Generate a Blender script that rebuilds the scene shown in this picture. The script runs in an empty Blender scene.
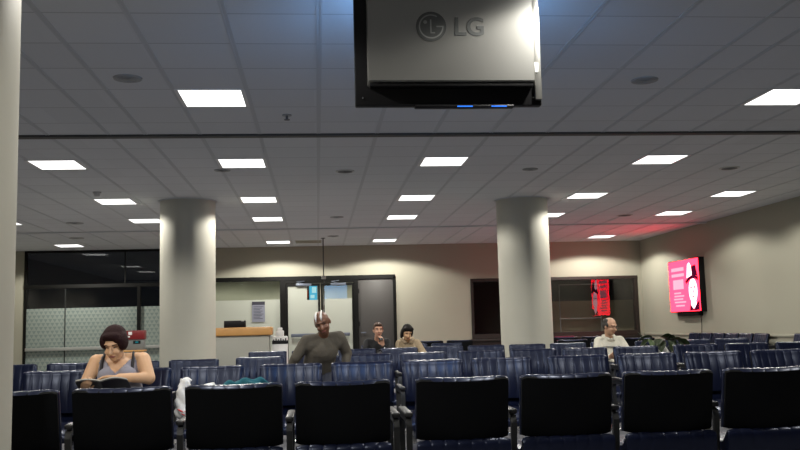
import bpy, bmesh, math, random
from mathutils import Vector, Matrix, Euler
random.seed(7)
PI = math.pi
S = bpy.context.scene
C = S.collection
V = Vector

# ------------------------------------------------------------------ materials
def mat(name, col, rough=.6, metal=0., spec=.5, emit=None, es=0., bump=None, coat=0., noise=None, tint=None):
    m = bpy.data.materials.new(name); m.use_nodes = True
    nt = m.node_tree; b = nt.nodes['Principled BSDF']
    b.inputs['Base Color'].default_value = (*col, 1)
    b.inputs['Roughness'].default_value = rough
    b.inputs['Metallic'].default_value = metal
    b.inputs['Specular IOR Level'].default_value = spec
    b.inputs['Coat Weight'].default_value = coat
    if tint: b.inputs['Specular Tint'].default_value = (*tint, 1)
    if emit:
        b.inputs['Emission Color'].default_value = (*emit, 1); b.inputs['Emission Strength'].default_value = es
    tc = nt.nodes.new('ShaderNodeTexCoord')
    if noise:                      # (scale, amount): a little mottling of the base colour
        n = nt.nodes.new('ShaderNodeTexNoise'); n.inputs['Scale'].default_value = noise[0]; n.inputs['Detail'].default_value = 4
        nt.links.new(tc.outputs['Object'], n.inputs['Vector'])
        r = nt.nodes.new('ShaderNodeMix'); r.data_type = 'RGBA'
        k = noise[1]
        r.inputs['A'].default_value = (*[c*(1-k) for c in col], 1)
        r.inputs['B'].default_value = (*[min(1, c*(1+k)) for c in col], 1)
        nt.links.new(n.outputs['Fac'], r.inputs['Factor']); nt.links.new(r.outputs['Result'], b.inputs['Base Color'])
    if bump:
        n = nt.nodes.new('ShaderNodeTexNoise'); n.inputs['Scale'].default_value = bump[0]; n.inputs['Detail'].default_value = 3
        nt.links.new(tc.outputs['Object'], n.inputs['Vector'])
        bp = nt.nodes.new('ShaderNodeBump'); bp.inputs['Strength'].default_value = bump[1]; bp.inputs['Distance'].default_value = bump[2]
        nt.links.new(n.outputs['Fac'], bp.inputs['Height']); nt.links.new(bp.outputs['Normal'], b.inputs['Normal'])
    return m

def emitmat(name, col, s):
    m = bpy.data.materials.new(name); m.use_nodes = True; nt = m.node_tree; nt.nodes.clear()
    e = nt.nodes.new('ShaderNodeEmission'); e.inputs[0].default_value = (*col, 1); e.inputs[1].default_value = s
    o = nt.nodes.new('ShaderNodeOutputMaterial'); nt.links.new(e.outputs[0], o.inputs[0]); return m

def glassmat(name, refl, tint=(1, 1, 1), rough=0.0):
    """thin window pane: mostly transparent, a coated mirror share"""
    m = bpy.data.materials.new(name); m.use_nodes = True; nt = m.node_tree; nt.nodes.clear()
    t = nt.nodes.new('ShaderNodeBsdfTransparent'); t.inputs[0].default_value = (*tint, 1)
    g = nt.nodes.new('ShaderNodeBsdfGlossy'); g.inputs['Roughness'].default_value = rough
    mx = nt.nodes.new('ShaderNodeMixShader'); o = nt.nodes.new('ShaderNodeOutputMaterial')
    mx.inputs[0].default_value = refl
    nt.links.new(t.outputs[0], mx.inputs[1]); nt.links.new(g.outputs[0], mx.inputs[2]); nt.links.new(mx.outputs[0], o.inputs[0])
    return m

def frostmat(name, col, trans, pattern=None):
    m = bpy.data.materials.new(name); m.use_nodes = True; nt = m.node_tree; nt.nodes.clear()
    N = nt.nodes.new; L = nt.links.new
    t = N('ShaderNodeBsdfTransparent'); d = N('ShaderNodeBsdfDiffuse'); tl = N('ShaderNodeBsdfTranslucent')
    d.inputs[0].default_value = (*col, 1); tl.inputs[0].default_value = (*col, 1)
    a = N('ShaderNodeMixShader'); a.inputs[0].default_value = .35; L(d.outputs[0], a.inputs[1]); L(tl.outputs[0], a.inputs[2])
    b = N('ShaderNodeMixShader'); b.inputs[0].default_value = trans; L(a.outputs[0], b.inputs[1]); L(t.outputs[0], b.inputs[2])
    o = N('ShaderNodeOutputMaterial'); L(b.outputs[0], o.inputs[0])
    if pattern:                    # rows of little triangles printed on the film
        sz, dark = pattern
        tc = N('ShaderNodeTexCoord'); sp = N('ShaderNodeSeparateXYZ'); L(tc.outputs['Object'], sp.inputs[0])
        def M(op, x, y=None):
            n = N('ShaderNodeMath'); n.operation = op
            for i, v in enumerate((x, y)):
                if v is None: continue
                if isinstance(v, (int, float)): n.inputs[i].default_value = v
                else: L(v, n.inputs[i])
            return n.outputs[0]
        zz = M('DIVIDE', sp.outputs['Z'], sz*.87); row = M('FLOOR', zz); fz = M('FRACT', zz)
        xx = M('ADD', M('DIVIDE', sp.outputs['X'], sz), M('MULTIPLY', row, .5))
        tri = M('ABSOLUTE', M('SUBTRACT', M('MULTIPLY', M('FRACT', xx), 2.), 1.))
        inside = M('LESS_THAN', tri, M('SUBTRACT', fz, .08))
        vor = N('ShaderNodeTexVoronoi'); vor.inputs['Scale'].default_value = 1.6; L(tc.outputs['Object'], vor.inputs['Vector'])
        big = M('LESS_THAN', vor.outputs['Distance'], .22)
        mx = N('ShaderNodeMix'); mx.data_type = 'RGBA'; mx.inputs['A'].default_value = (*col, 1); mx.inputs['B'].default_value = (*dark, 1)
        L(M('MAXIMUM', inside, M('MULTIPLY', big, .45)), mx.inputs['Factor'])
        L(mx.outputs['Result'], d.inputs[0]); L(mx.outputs['Result'], tl.inputs[0])
    return m

def ceilmat():
    """mineral tiles: faint cross joints every 0.61 m along Y, fine grain"""
    m = mat('ceiling_tile', (.64, .66, .685), .9, spec=.15); nt = m.node_tree; N = nt.nodes.new; L = nt.links.new
    b = nt.nodes['Principled BSDF']
    tc = N('ShaderNodeTexCoord'); sp = N('ShaderNodeSeparateXYZ'); L(tc.outputs['Object'], sp.inputs[0])
    def M(op, x, y=None):
        n = N('ShaderNodeMath'); n.operation = op
        for i, v in enumerate((x, y)):
            if v is None: continue
            if isinstance(v, (int, float)): n.inputs[i].default_value = v
            else: L(v, n.inputs[i])
        return n.outputs[0]
    fr = M('FRACT', M('DIVIDE', M('ADD', sp.outputs['Y'], 61. - 5.632), .61))
    ln = M('GREATER_THAN', M('ABSOLUTE', M('SUBTRACT', fr, .5)), .487)
    cell = N('ShaderNodeTexWhiteNoise'); cell.noise_dimensions = '2D'
    cm = N('ShaderNodeCombineXYZ'); L(M('FLOOR', M('DIVIDE', M('ADD', sp.outputs['X'], 61.), .61)), cm.inputs[0])
    L(M('FLOOR', M('DIVIDE', M('ADD', sp.outputs['Y'], 61. - 5.632), .61)), cm.inputs[1]); L(cm.outputs[0], cell.inputs['Vector'])
    ns = N('ShaderNodeTexNoise'); ns.inputs['Scale'].default_value = 60; L(tc.outputs['Object'], ns.inputs['Vector'])
    v = M('ADD', M('ADD', M('MULTIPLY', cell.outputs['Value'], .05), M('MULTIPLY', ns.outputs['Fac'], .05)), .93)
    v = M('MULTIPLY', v, M('SUBTRACT', 1., M('MULTIPLY', ln, .30)))
    mx = N('ShaderNodeMix'); mx.data_type = 'RGBA'; mx.blend_type = 'MULTIPLY'; mx.inputs['Factor'].default_value = 1
    mx.inputs['A'].default_value = (.64, .66, .685, 1); L(v, mx.inputs['B']); L(mx.outputs['Result'], b.inputs['Base Color'])
    return m

M_ = dict(
    wall=mat('wall_paint', (.345, .335, .268), .75, spec=.25, bump=(140, .12, .004), noise=(1.2, .03)),
    column=mat('column_paint', (.47, .46, .395), .6, spec=.3, bump=(60, .12, .003), noise=(4, .04)),
    ceil=ceilmat(),
    channel=mat('ceiling_channel', (.54, .56, .58), .8, spec=.2),
    seam=mat('seam_dark', (.075, .072, .066), .7),
    floor=mat('dark_carpet', (.17, .17, .185), .95, spec=.1, noise=(90, .4), bump=(400, .4, .004)),
    vinyl=mat('navy_vinyl', (.0060, .0085, .026), .30, spec=.42, bump=(14, .05, .006), noise=(9, .10), tint=(.70, .78, 1.)),
    shell=mat('black_shell', (.003, .0035, .0045), .62, spec=.12),
    arm=mat('arm_metal', (.022, .023, .024), .45, metal=.3),
    pad=mat('arm_pad', (.014, .014, .015), .40, spec=.5),
    chrome=mat('polished_metal', (.62, .63, .65), .2, metal=1.),
    white_metal=mat('white_metal', (.7, .7, .69), .5),
    black=mat('black_plastic', (.006, .006, .007), .42, spec=.25),
    frame=mat('black_frame', (.0035, .0035, .003), .5, spec=.2),
    brown=mat('brown_frame', (.016, .010, .0075), .5, noise=(12, .2)),
    silver=mat('brushed_silver', (.40, .40, .38), .36, metal=.85, noise=(200, .03)),
    logo=mat('logo_grey', (.075, .08, .08), .5),
    logo2=mat('logo_light', (.26, .27, .265), .5),
    wood=mat('warm_wood', (.50, .265, .085), .4, noise=(7, .12)),
    desk=mat('desk_laminate', (.30, .30, .265), .6, noise=(25, .04)),
    greydoor=mat('grey_door', (.050, .047, .044), .55),
    skin_w=mat('skin_warm', (.68, .41, .235), .5, spec=.35, noise=(30, .05)),
    skin_m=mat('skin_pink', (.56, .31, .21), .5, spec=.35, noise=(30, .05)),
    skin_o=mat('skin_tan', (.52, .30, .19), .45, spec=.4, noise=(30, .06)),
    skin_d=mat('skin_brown', (.17, .075, .042), .42, spec=.45, noise=(30, .08)),
    lip=mat('lip', (.36, .12, .10), .45), eye=mat('eye_dark', (.02, .013, .011), .35), eyew=mat('eye_white', (.6, .57, .53), .35),
    brow=mat('brow', (.035, .018, .012), .8),
    hair_red=mat('hair_auburn', (.022, .006, .006), .75, spec=.2, bump=(90, .7, .012)),
    hair_brown=mat('hair_brown', (.060, .030, .017), .6, bump=(110, .6, .008)),
    hair_black=mat('hair_black', (.009, .007, .006), .7, spec=.2, bump=(90, .6, .01)),
    hair_grey=mat('hair_greying', (.035, .028, .022), .6, bump=(110, .6, .008)),
    grey_top=mat('grey_knit', (.27, .26, .30), .85, bump=(160, .4, .004)),
    strap=mat('black_strap', (.012, .010, .012), .7),
    taupe=mat('taupe_shirt', (.085, .073, .055), .85, bump=(25, .5, .012), noise=(6, .25)),
    blackcloth=mat('black_cloth', (.009, .009, .011), .85, bump=(30, .4, .01)),
    beige=mat('beige_knit', (.36, .28, .18), .9, bump=(45, .5, .012), noise=(20, .15)),
    cream=mat('cream_jacket', (.60, .58, .49), .8, bump=(20, .5, .012)),
    darkline=mat('dark_piping', (.07, .075, .08), .7),
    denim=mat('dark_trousers', (.018, .021, .035), .85, bump=(60, .3, .006)),
    shoe=mat('black_shoe', (.012, .012, .012), .45),
    plastic_bag=mat('white_plastic_film', (.80, .80, .79), .4, spec=.5, bump=(22, .6, .012)),
    redprint=mat('red_print', (.55, .02, .03), .5),
    teal=mat('teal_fleece', (.004, .095, .125), .9, bump=(35, .6, .012)),
    leaf=mat('leaf_green', (.045, .066, .028), .35, spec=.55, noise=(14, .35)),
    leaf2=mat('leaf_pale', (.16, .23, .10), .4, spec=.5, noise=(14, .2)),
    paper=mat('white_paper', (.78, .77, .74), .7, bump=(30, .5, .01)),
    cover=mat('magazine_cover', (.020, .017, .020), .3, noise=(16, .7)),
    page=mat('magazine_page', (.62, .58, .50), .6, noise=(40, .12)),
    maroon=mat('maroon_cloth', (.11, .010, .028), .9, bump=(30, .5, .01)),
    red=mat('kiosk_red', (.15, .007, .009), .4), kgrey=mat('kiosk_grey', (.15, .155, .15), .45),
    whitehead=mat('streak_white', (.75, .74, .72), .6),
    notice=mat('notice_paper', (.20, .21, .26), .7), noticedark=mat('notice_heading', (.03, .03, .045), .7),
    rail=mat('pale_rail', (.30, .31, .29), .5),
    bar=mat('push_bar', (.13, .15, .19), .4, metal=.5),
    glass_dark=glassmat('night_glass', .04), glass=glassmat('clear_glass', .03, (.92, .96, .93)),
    frost=frostmat('frosted_film', (.56, .58, .52), .18),
    frosttri=frostmat('triangle_film', (.43, .49, .445), .06, (.105, (.30, .365, .34))),
    tan=mat('dim_partition', (.16, .145, .09), .8, noise=(3, .15)),
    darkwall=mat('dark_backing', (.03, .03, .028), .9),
    grille=mat('grille_grey', (.34, .35, .35), .7), grille2=mat('grille_dark', (.16, .16, .16), .7), ring=mat('pale_ring', (.52, .52, .50), .6),
    lamp=emitmat('lamp_diffuser', (1, .99, .96), 3.0),
    screen=emitmat('screen_glow', (.22, .50, 1.), 9.0), led=emitmat('blue_led', (.03, .22, 1.), 1.6),
    cyan=emitmat('cyan_screen', (.10, .55, .85), 1.1), orange=emitmat('orange_picture', (.5, .10, .03), .6), cyan2=emitmat('pale_picture', (.5, .8, .9), 1.2),
    kled=emitmat('kiosk_display', (.03, .35, .40), .5),
    pink=emitmat('poster_pink', (1., .014, .032), 14.0), pinkw=emitmat('poster_white', (1., .50, .58), 5), pinkm=emitmat('poster_rose', (1., .26, .34), 2.6),
    pinkf=emitmat('poster_shade', (.5, .13, .15), 1.2),
    pinkd=emitmat('poster_dark', (.10, .005, .03), 1.0),
)

# ------------------------------------------------------------------ mesh helpers
def link(name, bm, m, parent=None, loc=None, smooth=None):
    me = bpy.data.meshes.new(name)
    bmesh.ops.recalc_face_normals(bm, faces=bm.faces[:])
    bm.to_mesh(me); bm.free()
    for x in (m if isinstance(m, (list, tuple)) else [m]): me.materials.append(x)
    o = bpy.data.objects.new(name, me); C.objects.link(o)
    if smooth is not None:
        for p in me.polygons: p.use_smooth = True
        if smooth < 180: me.set_sharp_from_angle(angle=math.radians(smooth))
    if parent: o.parent = parent
    if loc: o.location = loc
    return o

def tag(o, label=None, cat=None, group=None, kind=None):
    if label: o['label'] = label
    if cat: o['category'] = cat
    if group: o['group'] = group
    if kind: o['kind'] = kind
    return o

def thing(name, label, cat, loc=(0, 0, 0), rz=0, group=None):
    o = bpy.data.objects.new(name, None); C.objects.link(o); o.empty_display_size = .1
    o.location = loc; o.rotation_euler = (0, 0, rz)
    return tag(o, label, cat, group)

def box(bm, lo, hi, bev=0., seg=2, mi=0):
    r = bmesh.ops.create_cube(bm, size=1)
    lo, hi = V(lo), V(hi); c = (lo + hi)/2; d = hi - lo
    for v in r['verts']: v.co = V((v.co.x*d.x, v.co.y*d.y, v.co.z*d.z)) + c
    fs = list({f for v in r['verts'] for f in v.link_faces})
    for f in fs: f.material_index = mi
    if bev:
        es = list({e for v in r['verts'] for e in v.link_edges})
        q = bmesh.ops.bevel(bm, geom=es, offset=min(bev, min(d)*.49), segments=seg, affect='EDGES', profile=.5)
        for f in q['faces']: f.material_index = mi
    return bm

def bxo(name, lo, hi, m, parent=None, bev=0., smooth=None):
    bm = bmesh.new(); box(bm, lo, hi, bev); return link(name, bm, m, parent, smooth=40 if bev else None)

def cyl(bm, p, q, r, n=20, r2=None, mi=0):
    p, q = V(p), V(q); d = q - p
    R = d.to_track_quat('Z', 'Y').to_matrix().to_4x4()
    x = bmesh.ops.create_cone(bm, cap_ends=True, cap_tris=False, segments=n, radius1=r, radius2=r if r2 is None else r2, depth=d.length,
                              matrix=Matrix.Translation((p + q)/2) @ R)
    for f in {f for v in x['verts'] for f in v.link_faces}: f.material_index = mi
    return bm

def tube(bm, pts, r, n=10):
    pts = [V(p) for p in pts]; rings = []
    up = V((0, 0, 1))
    for i, p in enumerate(pts):
        d = (pts[min(i+1, len(pts)-1)] - pts[max(i-1, 0)]).normalized()
        a = d.cross(up)
        if a.length < 1e-3: a = d.cross(V((0, 1, 0)))
        a.normalize(); b = a.cross(d)
        rr = r[i] if isinstance(r, (list, tuple)) else r
        rings.append([bm.verts.new(p + rr*(math.cos(t)*a + math.sin(t)*b)) for t in [2*PI*k/n for k in range(n)]])
    for A, B in zip(rings, rings[1:]):
        for k in range(n): bm.faces.new((A[k], A[(k+1) % n], B[(k+1) % n], B[k]))
    bm.faces.new(rings[0][::-1]); bm.faces.new(rings[-1])
    return bm

def grid_solid(bm, nu, loop):
    """closed skin: loop(i) gives the closed cross-section of station i"""
    rings = [[bm.verts.new(p) for p in loop(i)] for i in range(nu)]
    n = len(rings[0])
    for A, B in zip(rings, rings[1:]):
        for k in range(n): bm.faces.new((A[k], A[(k+1) % n], B[(k+1) % n], B[k]))
    bm.faces.new(rings[0][::-1]); bm.faces.new(rings[-1])
    return bm

def poly_prism(bm, pts, off, mi=0):
    """polygon (3-D points) pushed along off"""
    off = V(off)
    a = [bm.verts.new(p) for p in pts]; b = [bm.verts.new(V(p) + off) for p in pts]
    n = len(a); fs = [bm.faces.new(a), bm.faces.new(b[::-1])]
    for i in range(n): fs.append(bm.faces.new((a[i], b[i], b[(i+1) % n], a[(i+1) % n])))
    for f in fs: f.material_index = mi
    return bm

def dup(root, loc, rz=0, skip=()):
    r = root.copy(); C.objects.link(r); r.location = loc; r.rotation_euler = (0, 0, rz)
    for ch in list(root.children):
        if ch.name.split('.')[0] in skip: continue
        c = ch.copy(); C.objects.link(c); c.parent = r
        for g in list(ch.children):
            d = g.copy(); C.objects.link(d); d.parent = c
    return r

# ------------------------------------------------------------------ camera (held by someone sitting, tilted up a little)
F, YAW, PIT, ROL = 893.1, .0943, .11405, -.02626
CAMZ = 1.14
fw = V((math.sin(YAW)*math.cos(PIT), math.cos(YAW)*math.cos(PIT), math.sin(PIT)))
r0 = V((math.cos(YAW), -math.sin(YAW), 0)); u0 = r0.cross(fw)
cr, sr = math.cos(ROL), math.sin(ROL)
R_, U_ = cr*r0 + sr*u0, -sr*r0 + cr*u0
cd = bpy.data.cameras.new('camera'); cam = bpy.data.objects.new('camera', cd); C.objects.link(cam)
cd.sensor_width = 36; cd.lens = F*36/800; cd.clip_start = .05; cd.clip_end = 200
cam.matrix_world = Matrix(((R_.x, U_.x, -fw.x, 0), (R_.y, U_.y, -fw.y, 0), (R_.z, U_.z, -fw.z, CAMZ), (0, 0, 0, 1)))
S.camera = cam

# ------------------------------------------------------------------ room shell
XL, XR, YB, YF, H = -7.5, 8.18, 21.95, -3.2, 3.175
def struct(name, bm, m, smooth=None): return tag(link(name, bm, m, smooth=smooth), kind='structure')
def sbox(name, lo, hi, m, bev=0.): return struct(name, box(bmesh.new(), lo, hi, bev), m)
sbox('floor', (XL-.2, YF-.2, -.1), (XR+.2, 26.2, 0), M_['floor'])
ceiling = sbox('ceiling', (XL-.2, YF-.2, H), (XR+.2, YB+.2, H+.12), M_['ceil'])
sbox('wall_left', (XL-.2, YF, 0), (XL, YB, H), M_['wall'])
sbox('wall_right', (XR, YF, 0), (XR+.2, YB+.2, H), M_['wall'])
sbox('wall_front', (XL-.2, YF-.2, 0), (XR+.2, YF, H), M_['wall'])
bm = bmesh.new()                                                   # wall_back: everything solid round its openings
T = YB + .2
for lo, hi in [((XL, YB, 0), (-6.92, T, H)), ((-3.1, YB, 0), (-2.75, T, H)), ((-2.75, YB, 2.44), (1.92, T, H)), ((1.92, YB, 0), (3.79, T, H)),
               ((3.79, YB, 2.29), (8.06, T, H)), ((8.06, YB, 0), (XR, T, H))]:
    box(bm, lo, hi)
struct('wall_back', bm, M_['wall'])
# ceiling channels between tile columns (deep dark reveals with a small lip)
ks = [k for k in range(-5, 1)] + [1, 1.6] + [k + .5 for k in range(2, 10)] + [10.1 + k for k in range(0, 9)]
bm = bmesh.new()
for k in ks:
    x = (k - 4.4327)*.61
    if XL < x < XR:
        box(bm, (x-.020, YF, H-.004), (x-.006, YB, H+.002)); box(bm, (x+.006, YF, H-.004), (x+.020, YB, H+.002))
        box(bm, (x-.006, YF, H-.001), (x+.006, YB, H+.002))
ch = link('channel_grid', bm, M_['channel'], ceiling)
tag(sbox('trim_1', (XL, 9.20, H-.022), (XR, 9.30, H), M_['seam']), kind='structure')
tag(sbox('trim_2', (XL, 17.98, H-.025), (XR, 18.06, H), M_['channel']), kind='structure')
# chair rail on the right-hand wall, skirting
sbox('trim_3', (XR-.03, YF, .80), (XR, YB, .845), M_['wall'], .006)
sbox('baseboard_right', (XR-.015, YF, 0), (XR, YB, .10), M_['black'])
sbox('baseboard_left', (XL, YF, 0), (XL+.015, YB, .10), M_['black'])

def column(name, x, y, r, label):
    bm = bmesh.new(); cyl(bm, (x, y, 0), (x, y, H), r, 72)
    o = struct(name, bm, M_['column'], 40); tag(o, label, 'column'); 
    bm = bmesh.new(); cyl(bm, (x, y, H-.012), (x, y, H-.001), r+.03, 72); link('collar', bm, M_['channel'], o, smooth=40)
    bm = bmesh.new(); cyl(bm, (x, y, 0.001), (x, y, .12), r+.008, 72); link('base_ring', bm, M_['black'], o, smooth=40)
column('column', -1.65, 3.72, .42, 'pale round pillar closest to the camera, cut by the left edge')
column('column', -1.985, 14.05, .42, 'pale round pillar standing beside the wooden reception counter')
column('column', 3.38, 14.35, .42, 'pale round pillar standing in front of the dark windows')

# ------------------------------------------------------------------ glazing on the left of the back wall
def frame_bars(bm, rects, y0, y1):
    for x0, x1, z0, z1 in rects: box(bm, (x0, y0, z0), (x1, y1, z1), .004, 1)
gw = thing('window_1', None, None, (-5.0, YB, 0)); tag(gw, 'long dark glazed wall with a frosted band of triangles', 'window', kind='structure')
def L_(p, o=(-5.0, YB, 0)): return tuple(a-b for a, b in zip(p, o))
def lbox(name, lo, hi, m, parent, org, bev=0.):
    return bxo(name, tuple(a-b for a, b in zip(lo, org)), tuple(a-b for a, b in zip(hi, org)), m, parent, bev)
o0 = (-5.0, YB, 0)
bm = bmesh.new()
for lo, hi in [((-6.92, YB-.03, 2.27), (-3.1, YB+.08, 2.36)), ((-6.92, YB-.02, 3.12), (-3.1, YB+.08, H)), ((-4.29, YB-.05, 0), (-4.21, YB+.06, 2.3)),
               ((-6.92, YB-.02, 0), (-6.86, YB+.08, H)), ((-3.16, YB-.02, 0), (-3.1, YB+.08, H)), ((-4.60, YB, 2.36), (-4.57, YB+.05, 3.12)), ((-6.92, YB-.03, 0), (-3.1, YB+.08, .12))]:
    box(bm, L_(lo), L_(hi), .004, 1)
link('window_frame', bm, M_['frame'], gw)
lbox('mullion', (-5.98, YB, .12), (-5.96, YB+.03, 2.27), M_['arm'], gw, o0)
for x0, x1 in [(-6.86, -4.60), (-4.57, -3.16)]:
    lbox('pane', (x0, YB+.02, 2.36), (x1, YB+.028, 3.12), M_['glass_dark'], gw, o0)
for x0, x1 in [(-6.86, -5.98), (-5.96, -4.29), (-4.21, -3.16)]:
    lbox('pane', (x0, YB+.02, 1.80), (x1, YB+.028, 2.27), M_['glass_dark'], gw, o0)
    tag(lbox('frosted_pane', (x0, YB+.02, .12), (x1, YB+.028, 1.80), M_['frosttri'], gw, o0), 'frosted glass printed with small triangles')
lbox('handrail', (-6.86, YB-.06, .80), (-3.16, YB-.02, .88), M_['rail'], gw, o0, .01)
for x in (-6.6, -5.97, -4.8, -3.5): lbox('rail_bracket', (x-.02, YB-.03, .81), (x+.02, YB+.02, .86), M_['rail'], gw, o0)

# dark windows on the right of the back wall
o2 = (5.9, YB, 0)
gw2 = thing('window_2', None, None, o2); tag(gw2, 'wide dark brown framed window passing behind the round pillar', 'window', kind='structure')
bm = bmesh.new()
for lo, hi in [((3.79, YB-.03, 2.21), (8.06, YB+.15, 2.29)), ((3.79, YB-.03, .80), (8.06, YB+.15, .92)), ((3.79, YB-.02, .9), (3.86, YB+.15, 2.25)), ((7.97, YB-.02, .9), (8.06, YB+.15, 2.25)),
               ((5.0, YB, .9), (5.07, YB+.1, 2.25))]:
    box(bm, tuple(a-b for a, b in zip(lo, o2)), tuple(a-b for a, b in zip(hi, o2)), .006, 1)
link('window_frame', bm, M_['brown'], gw2)
lbox('window_sill', (3.75, YB-.08, .74), (8.08, YB+.02, .80), M_['brown'], gw2, o2, .008)
lbox('apron_panel', (3.79, YB-.01, 0), (8.06, YB+.2, .74), M_['brown'], gw2, o2)
for x0, x1 in [(3.86, 5.0), (5.07, 7.97)]:
    lbox('pane', (x0, YB+.04, .92), (x1, YB+.048, 2.21), M_['glass_dark'], gw2, o2)
# dim room seen through them
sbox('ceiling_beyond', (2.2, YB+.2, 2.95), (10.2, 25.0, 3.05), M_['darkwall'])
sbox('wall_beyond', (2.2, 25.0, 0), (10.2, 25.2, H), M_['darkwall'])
sbox('wall_partition', (6.15, 23.5, 0), (8.75, 23.6, 1.72), M_['tan'])
rk = thing('garment_rack', 'thin grey metal rack standing behind the right dark window', 'rack', (6.9, 23.1, 0))
for s in (-.55, .55):
    bm = bmesh.new(); tube(bm, [(s, 0, .0), (s, 0, 2.15)], .014); link('post', bm, M_['kgrey'], rk, smooth=60)
    bm = bmesh.new(); tube(bm, [(s, -.25, .014), (s, .25, .014)], .014); link('foot', bm, M_['kgrey'], rk, smooth=60)
bm = bmesh.new(); tube(bm, [(-.55, 0, 2.14), (.55, 0, 2.14)], .014); link('top_rail', bm, M_['kgrey'], rk, smooth=60)
bm = bmesh.new(); tube(bm, [(-.55, 0, 1.25), (.55, 0, 1.25)], .012); link('lower_rail', bm, M_['kgrey'], rk, smooth=60)

# ------------------------------------------------------------------ glazed entrance with doors, room behind
sbox('wall_corridor', (-3.1, 25.6, 0), (2.2, 25.8, H), M_['wall'])
sbox('wall_corridor_right', (2.1, YB+.2, 0), (2.2, 25.6, H), M_['wall'])
sbox('wall_corridor_left', (-3.2, YB+.2, 0), (-3.1, 25.6, H), M_['wall'])
sbox('ceiling_corridor', (-3.1, YB+.2, 2.95), (2.2, 25.8, 3.05), M_['ceil'])
of = (-.4, YB, 0)
en = thing('window_3', None, None, of); tag(en, 'glazed office front in black frames behind the reception counter', 'window', kind='structure')
bm = bmesh.new()
for lo, hi in [((-2.75, YB-.04, 2.34), (1.92, YB+.12, 2.44)), ((-2.75, YB-.03, 0), (-2.66, YB+.1, 2.34)), ((-.90, YB-.04, 0), (-.76, YB+.1, 2.34)), ((-2.66, YB-.02, 0), (-.90, YB+.1, .10)),
               ((-.76, YB-.03, 2.27), (.97, YB+.1, 2.34)), ((.90, YB-.04, 0), (1.0, YB+.12, 2.34)), ((1.86, YB-.04, 0), (1.93, YB+.12, 2.40))]:
    box(bm, tuple(a-b for a, b in zip(lo, of)), tuple(a-b for a, b in zip(hi, of)), .004, 1)
link('window_frame', bm, M_['frame'], en)
lbox('pane', (-2.66, YB+.02, 1.89), (-.90, YB+.028, 2.34), M_['glass'], en, of)
tag(lbox('frosted_pane', (-2.66, YB+.02, .10), (-.90, YB+.028, 1.89), M_['frost'], en, of), 'milky frosted lower pane')
def gdoor(name, x0, x1, label, hinge):
    og = (x0, YB, 0)
    d = thing(name, None, None, og); tag(d, label, 'door', kind='structure')
    bm = bmesh.new(); w = x1-x0
    for lo, hi in [((0, -.02, .01), (.05, .04, 2.26)), ((w-.05, -.02, .01), (w, .04, 2.26)), ((.05, -.02, .01), (w-.05, .04, .16)), ((.05, -.02, 2.20), (w-.05, .04, 2.26))]:
        box(bm, lo, hi, .004, 1)
    link('door_frame', bm, M_['frame'], d)
    if hinge == 'l':
        bxo('frosted_pane', (.05, .005, .16), (w*.62, .013, 2.20), M_['frost'], d); bxo('pane', (w*.62, .005, 1.86), (w-.05, .013, 2.20), M_['glass'], d)
        bxo('frosted_pane', (w*.62, .005, .16), (w-.05, .013, 1.86), M_['frost'], d)
    else:
        bxo('frosted_pane', (.05, .005, .16), (w-.05, .013, 1.88), M_['frost'], d); bxo('pane', (.05, .005, 1.88), (w-.05, .013, 2.20), M_['glass'], d)
    bxo('push_bar', (.12, -.09, .97), (w-.12, -.05, 1.05), M_['bar'], d, .01)
    for q in (.14, w-.14): bxo('bar_bracket', (q-.015, -.06, .98), (q+.015, 0, 1.04), M_['bar'], d)
    c = bxo('door_closer', (w*.3, -.07, 2.20), (w*.75, -.02, 2.26), M_['bar'], d, .008)
    bm = bmesh.new(); tube(bm, [(w*.5, -.06, 2.26), (w*.32, -.10, 2.30), (w*.55, -.05, 2.32)], .010, 8); link('closer_arm', bm, M_['bar'], c, smooth=60)
gdoor('door_1', -.76, .07, 'frosted glass entrance door standing nearer the reception counter', 'l')
gdoor('door_2', .09, .90, 'frosted glass entrance door next to the solid grey door', 'r')
d3 = thing('door_3', None, None, (1.0, YB, 0)); tag(d3, 'solid dark grey door right of the glass doors', 'door', kind='structure')
bxo('door_leaf', (.0, .0, .01), (.86, .05, 2.34), M_['greydoor'], d3, .004)
for z in (.45, 1.25, 2.05): bxo('hinge', (.005, -.012, z-.05), (.03, .0, z+.05), M_['black'], d3)
h = bxo('door_handle', (.05, -.05, 1.02), (.18, -.03, 1.05), M_['bar'], d3, .008)
# notice on the glass
n = thing('notice', 'grey blue paper notice with dark heading taped on office glass', 'sign', (-1.42, YB-.002, 1.36))
bxo('sheet', (-.155, -.004, 0), (.155, 0, .49), M_['notice'], n)
bxo('heading', (-.155, -.006, .41), (.155, -.004, .49), M_['noticedark'], n)
bm = bmesh.new()
for i in range(9): box(bm, (-.12, -.0055, .36-i*.036), (.12-(i*7 % 5)*.02, -.004, .372-i*.036))
link('text_lines', bm, M_['noticedark'], n)
# monitor hanging in the corridor
mo = thing('hanging_monitor', 'small lit blue monitor hanging behind the glass entrance door', 'monitor', (-.18, 24.2, 0))
bxo('housing', (-.19, .0, 1.90), (.19, .10, 2.36), M_['black'], mo, .01)
bxo('screen', (-.03, -.004, 1.93), (.18, .001, 2.33), M_['cyan'], mo)
bm = bmesh.new(); box(bm, (.04, -.006, 2.12), (.16, -.004, 2.28)); box(bm, (.0, -.006, 1.98), (.11, -.004, 2.07)); link('picture', bm, M_['cyan2'], mo)
bxo('side_picture', (-.14, -.004, 2.0), (-.06, .001, 2.20), M_['orange'], mo)
bm = bmesh.new(); tube(bm, [(.0, .05, 2.36), (.0, .05, 2.95)], .02); link('mount_pole', bm, M_['black'], mo, smooth=60)

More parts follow.
